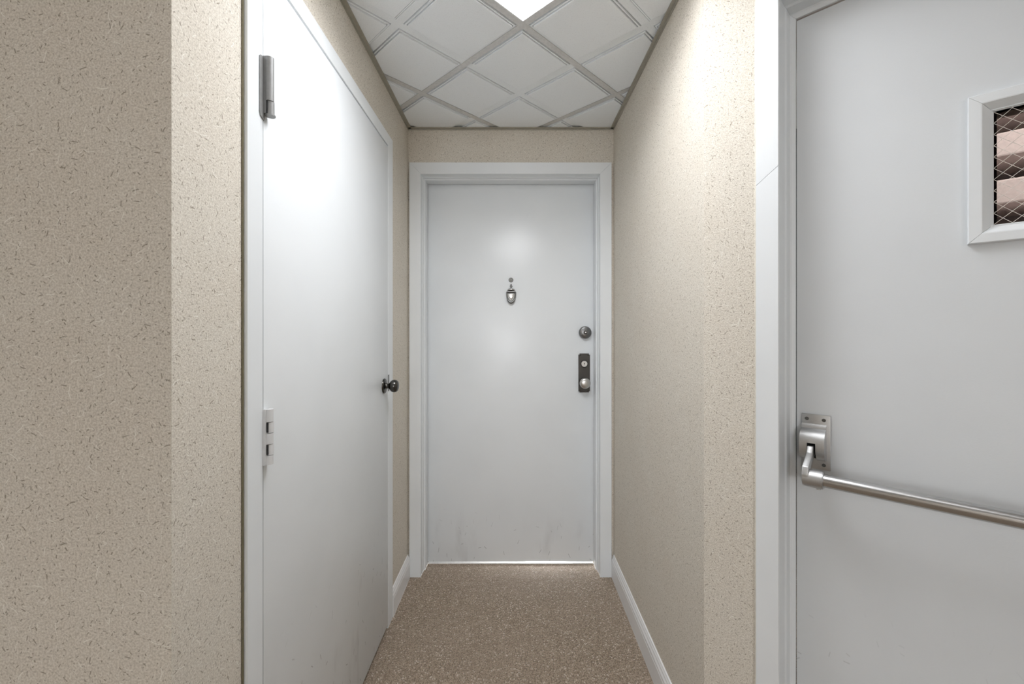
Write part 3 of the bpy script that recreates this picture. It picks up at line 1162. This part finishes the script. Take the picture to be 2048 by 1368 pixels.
# arched cover between the flanges, with a slot for the lever
cw0, cw1 = pw1 + PH * 0.205, pw0 - PH * 0.20
cu0, cu1 = pu0 + 0.0005, pu1 - 0.0075
mid = (cw0 + cw1) / 2
arch = [(AY - 0.004, cw1 + 0.004), (AY - 0.007, cw1 + 0.003), (AY - 0.010, cw1 - 0.002), (AY - 0.011, cw1 - 0.007), (AY - 0.016, cw1 - 0.0095)]
n = 14
for i in range(n + 1):
    a = math.pi * 0.42 - math.pi * 0.84 * i / n
    arch.append((AY - 0.010 - 0.028 * math.cos(a), mid - 0.006 + (cw1 - cw0) * 0.47 * math.sin(a)))
arch += [(AY - 0.010, cw0 - 0.003), (AY - 0.004, cw0 - 0.006)]
sl0 = cu0 + (cu1 - cu0) * 0.32
sl1 = cu0 + (cu1 - cu0) * 0.66
bm = bmesh.new()
prism_x(bm, arch, cu0, sl0)
prism_x(bm, arch, sl1, cu1)
top = [p for p in arch if p[1] > mid - 0.004]
prism_x(bm, top + [(AY - 0.004, mid - 0.004)], sl0, sl1)
cv = mesh_obj('arched_cover', bm, 'aluminium', pl, 28)
bm = bmesh.new()
box(bm, sl0, sl1, AY - 0.012, AY - 0.004, cw0, mid)
mesh_obj('lever_slot', bm, 'black_recess', pl)
# lever arm from the slot down to the collar
BARD = 0.078                                      # bar axis before the leaf
bu, bw = ANGLED.at(1641, 960, -AY + BARD)
al0, al1 = sl0 + 0.0008, sl0 + 0.0008 + (sl1 - sl0) * 0.74
bm = bmesh.new()
prism_x(bm, [(AY - 0.008, mid - 0.006), (AY - 0.038, mid - 0.006), (AY - 0.047, mid - 0.020), (AY - BARD - 0.013, bw + 0.028), (AY - BARD - 0.0190, bw + 0.010), (AY - BARD - 0.0185, bw - 0.006),
            (AY - BARD - 0.010, bw - 0.0175), (AY - BARD + 0.004, bw - 0.0195), (AY - BARD + 0.015, bw - 0.010), (AY - BARD + 0.017, bw + 0.018), (AY - 0.030, mid - 0.036), (AY - 0.008, mid - 0.028)], al0, al1)
bev(bm, 0.0015, 2)
bar_end = al0
arm = mesh_obj('lever_arm', bm, 'aluminium', pl, 40)
# the tube itself, level, along the leaf
bar_r = 0.0150
bm = bmesh.new()
tube(bm, [(al1 - 0.004, AY - BARD, bw), (L1 - 0.06, AY - BARD, bw)], bar_r, 40)
pb = mesh_obj('push_bar', bm, 'satin_tube', d3, 40)
tag(pb, 'satin metal push bar across the exit door')
bm = bmesh.new()
prism = []
for i in range(28):
    a = 2 * math.pi * i / 28
    prism.append((AY - BARD + 0.0195 * math.cos(a), bw + 0.0205 * math.sin(a)))
prism_x(bm, prism, al0 + 0.0005, al0 + 0.040)
bmesh.ops.bevel(bm, geom=[e for e in bm.edges if abs(e.verts[0].co.x - e.verts[1].co.x) < 1e-5], offset=0.0015, segments=2, affect='EDGES')
mesh_obj('collar', bm, 'aluminium', pb, 40)
bm = bmesh.new()
lathe(bm, [(0.0045, -0.004), (0.0045, 0.003), (0, 0.003)], (0, 0, 0), 16)
for v in bm.verts:
    x, y, z = v.co
    v.co = (al0 + 0.030 + x, AY - BARD + z, bw - 0.0200 + y)
mesh_obj('set_screw', bm, 'aluminium', pb, 40)
# far bracket of the bar
bm = bmesh.new()
box(bm, L1 - 0.075, L1 - 0.017, AY - 0.005, AY, pw1, pw0)
bev(bm, 0.0012, 2)
pl2 = mesh_obj('bar_bracket', bm, 'aluminium', d3, 40)
bm = bmesh.new()
prism_x(bm, arch, L1 - 0.075, L1 - 0.025)
mesh_obj('arched_cover', bm, 'aluminium', pl2, 28)
bm = bmesh.new()
prism_x(bm, [(AY - 0.020, mid - 0.006), (AY - 0.040, mid - 0.006), (AY - BARD - 0.014, bw + 0.010), (AY - BARD - 0.014, bw - 0.013), (AY - BARD + 0.014, bw - 0.013), (AY - 0.030, mid - 0.036)], L1 - 0.062, L1 - 0.046)
mesh_obj('lever_arm', bm, 'aluminium', pl2)

# ================================================================ stairs outside the exit door, seen through the wired glass
BY = AY + 0.90                                     # face of the nearest visible step
st = ANGLED.empty('stair_flight')
tag(st, 'pale pinkish stair steps lit behind the wired glass', 'stairs')
rise = 0.165
z_first = ANGLED.at(2010, 407, -BY)[1]
for k in range(-7, 5):
    z0 = z_first + rise * k
    y0 = BY + 0.02 * k
    if z0 < 0.02 or z0 > CEIL:
        continue
    bm = bmesh.new()
    box(bm, 0.30, 2.0, y0, y0 + 0.27, z0, z0 + 0.082)
    bev(bm, 0.006, 2)
    mesh_obj('stair_tread', bm, 'concrete_pink', st)
bm = bmesh.new()
box(bm, 0.20, 2.0, BY + 0.40, BY + 0.46, 0.0, CEIL)
o = mesh_obj('wall_stair', bm, 'stair_wall')
o.location = (ANGLED.o[0], ANGLED.o[1], 0)
o.rotation_euler = (0, 0, ANGLED.a)
tag(o, 'dull brown stairwell wall behind the steps through the wired glass', 'wall', 'structure')
sl = bpy.data.lights.new('stairwell_lamp', 'AREA')
sl.energy = 5.5
sl.size = 0.4
sl.color = (1.0, 0.93, 0.90)
slo = bpy.data.objects.new('stairwell_lamp', sl)
uu, yy = 0.75, AY + 0.42
slo.location = (ANGLED.o[0] + uu * ANGLED.t[0] - yy * ANGLED.nrm[0], ANGLED.o[1] + uu * ANGLED.t[1] - yy * ANGLED.nrm[1], 2.25)
slo.rotation_euler = (0, 0, 0)
col.objects.link(slo)
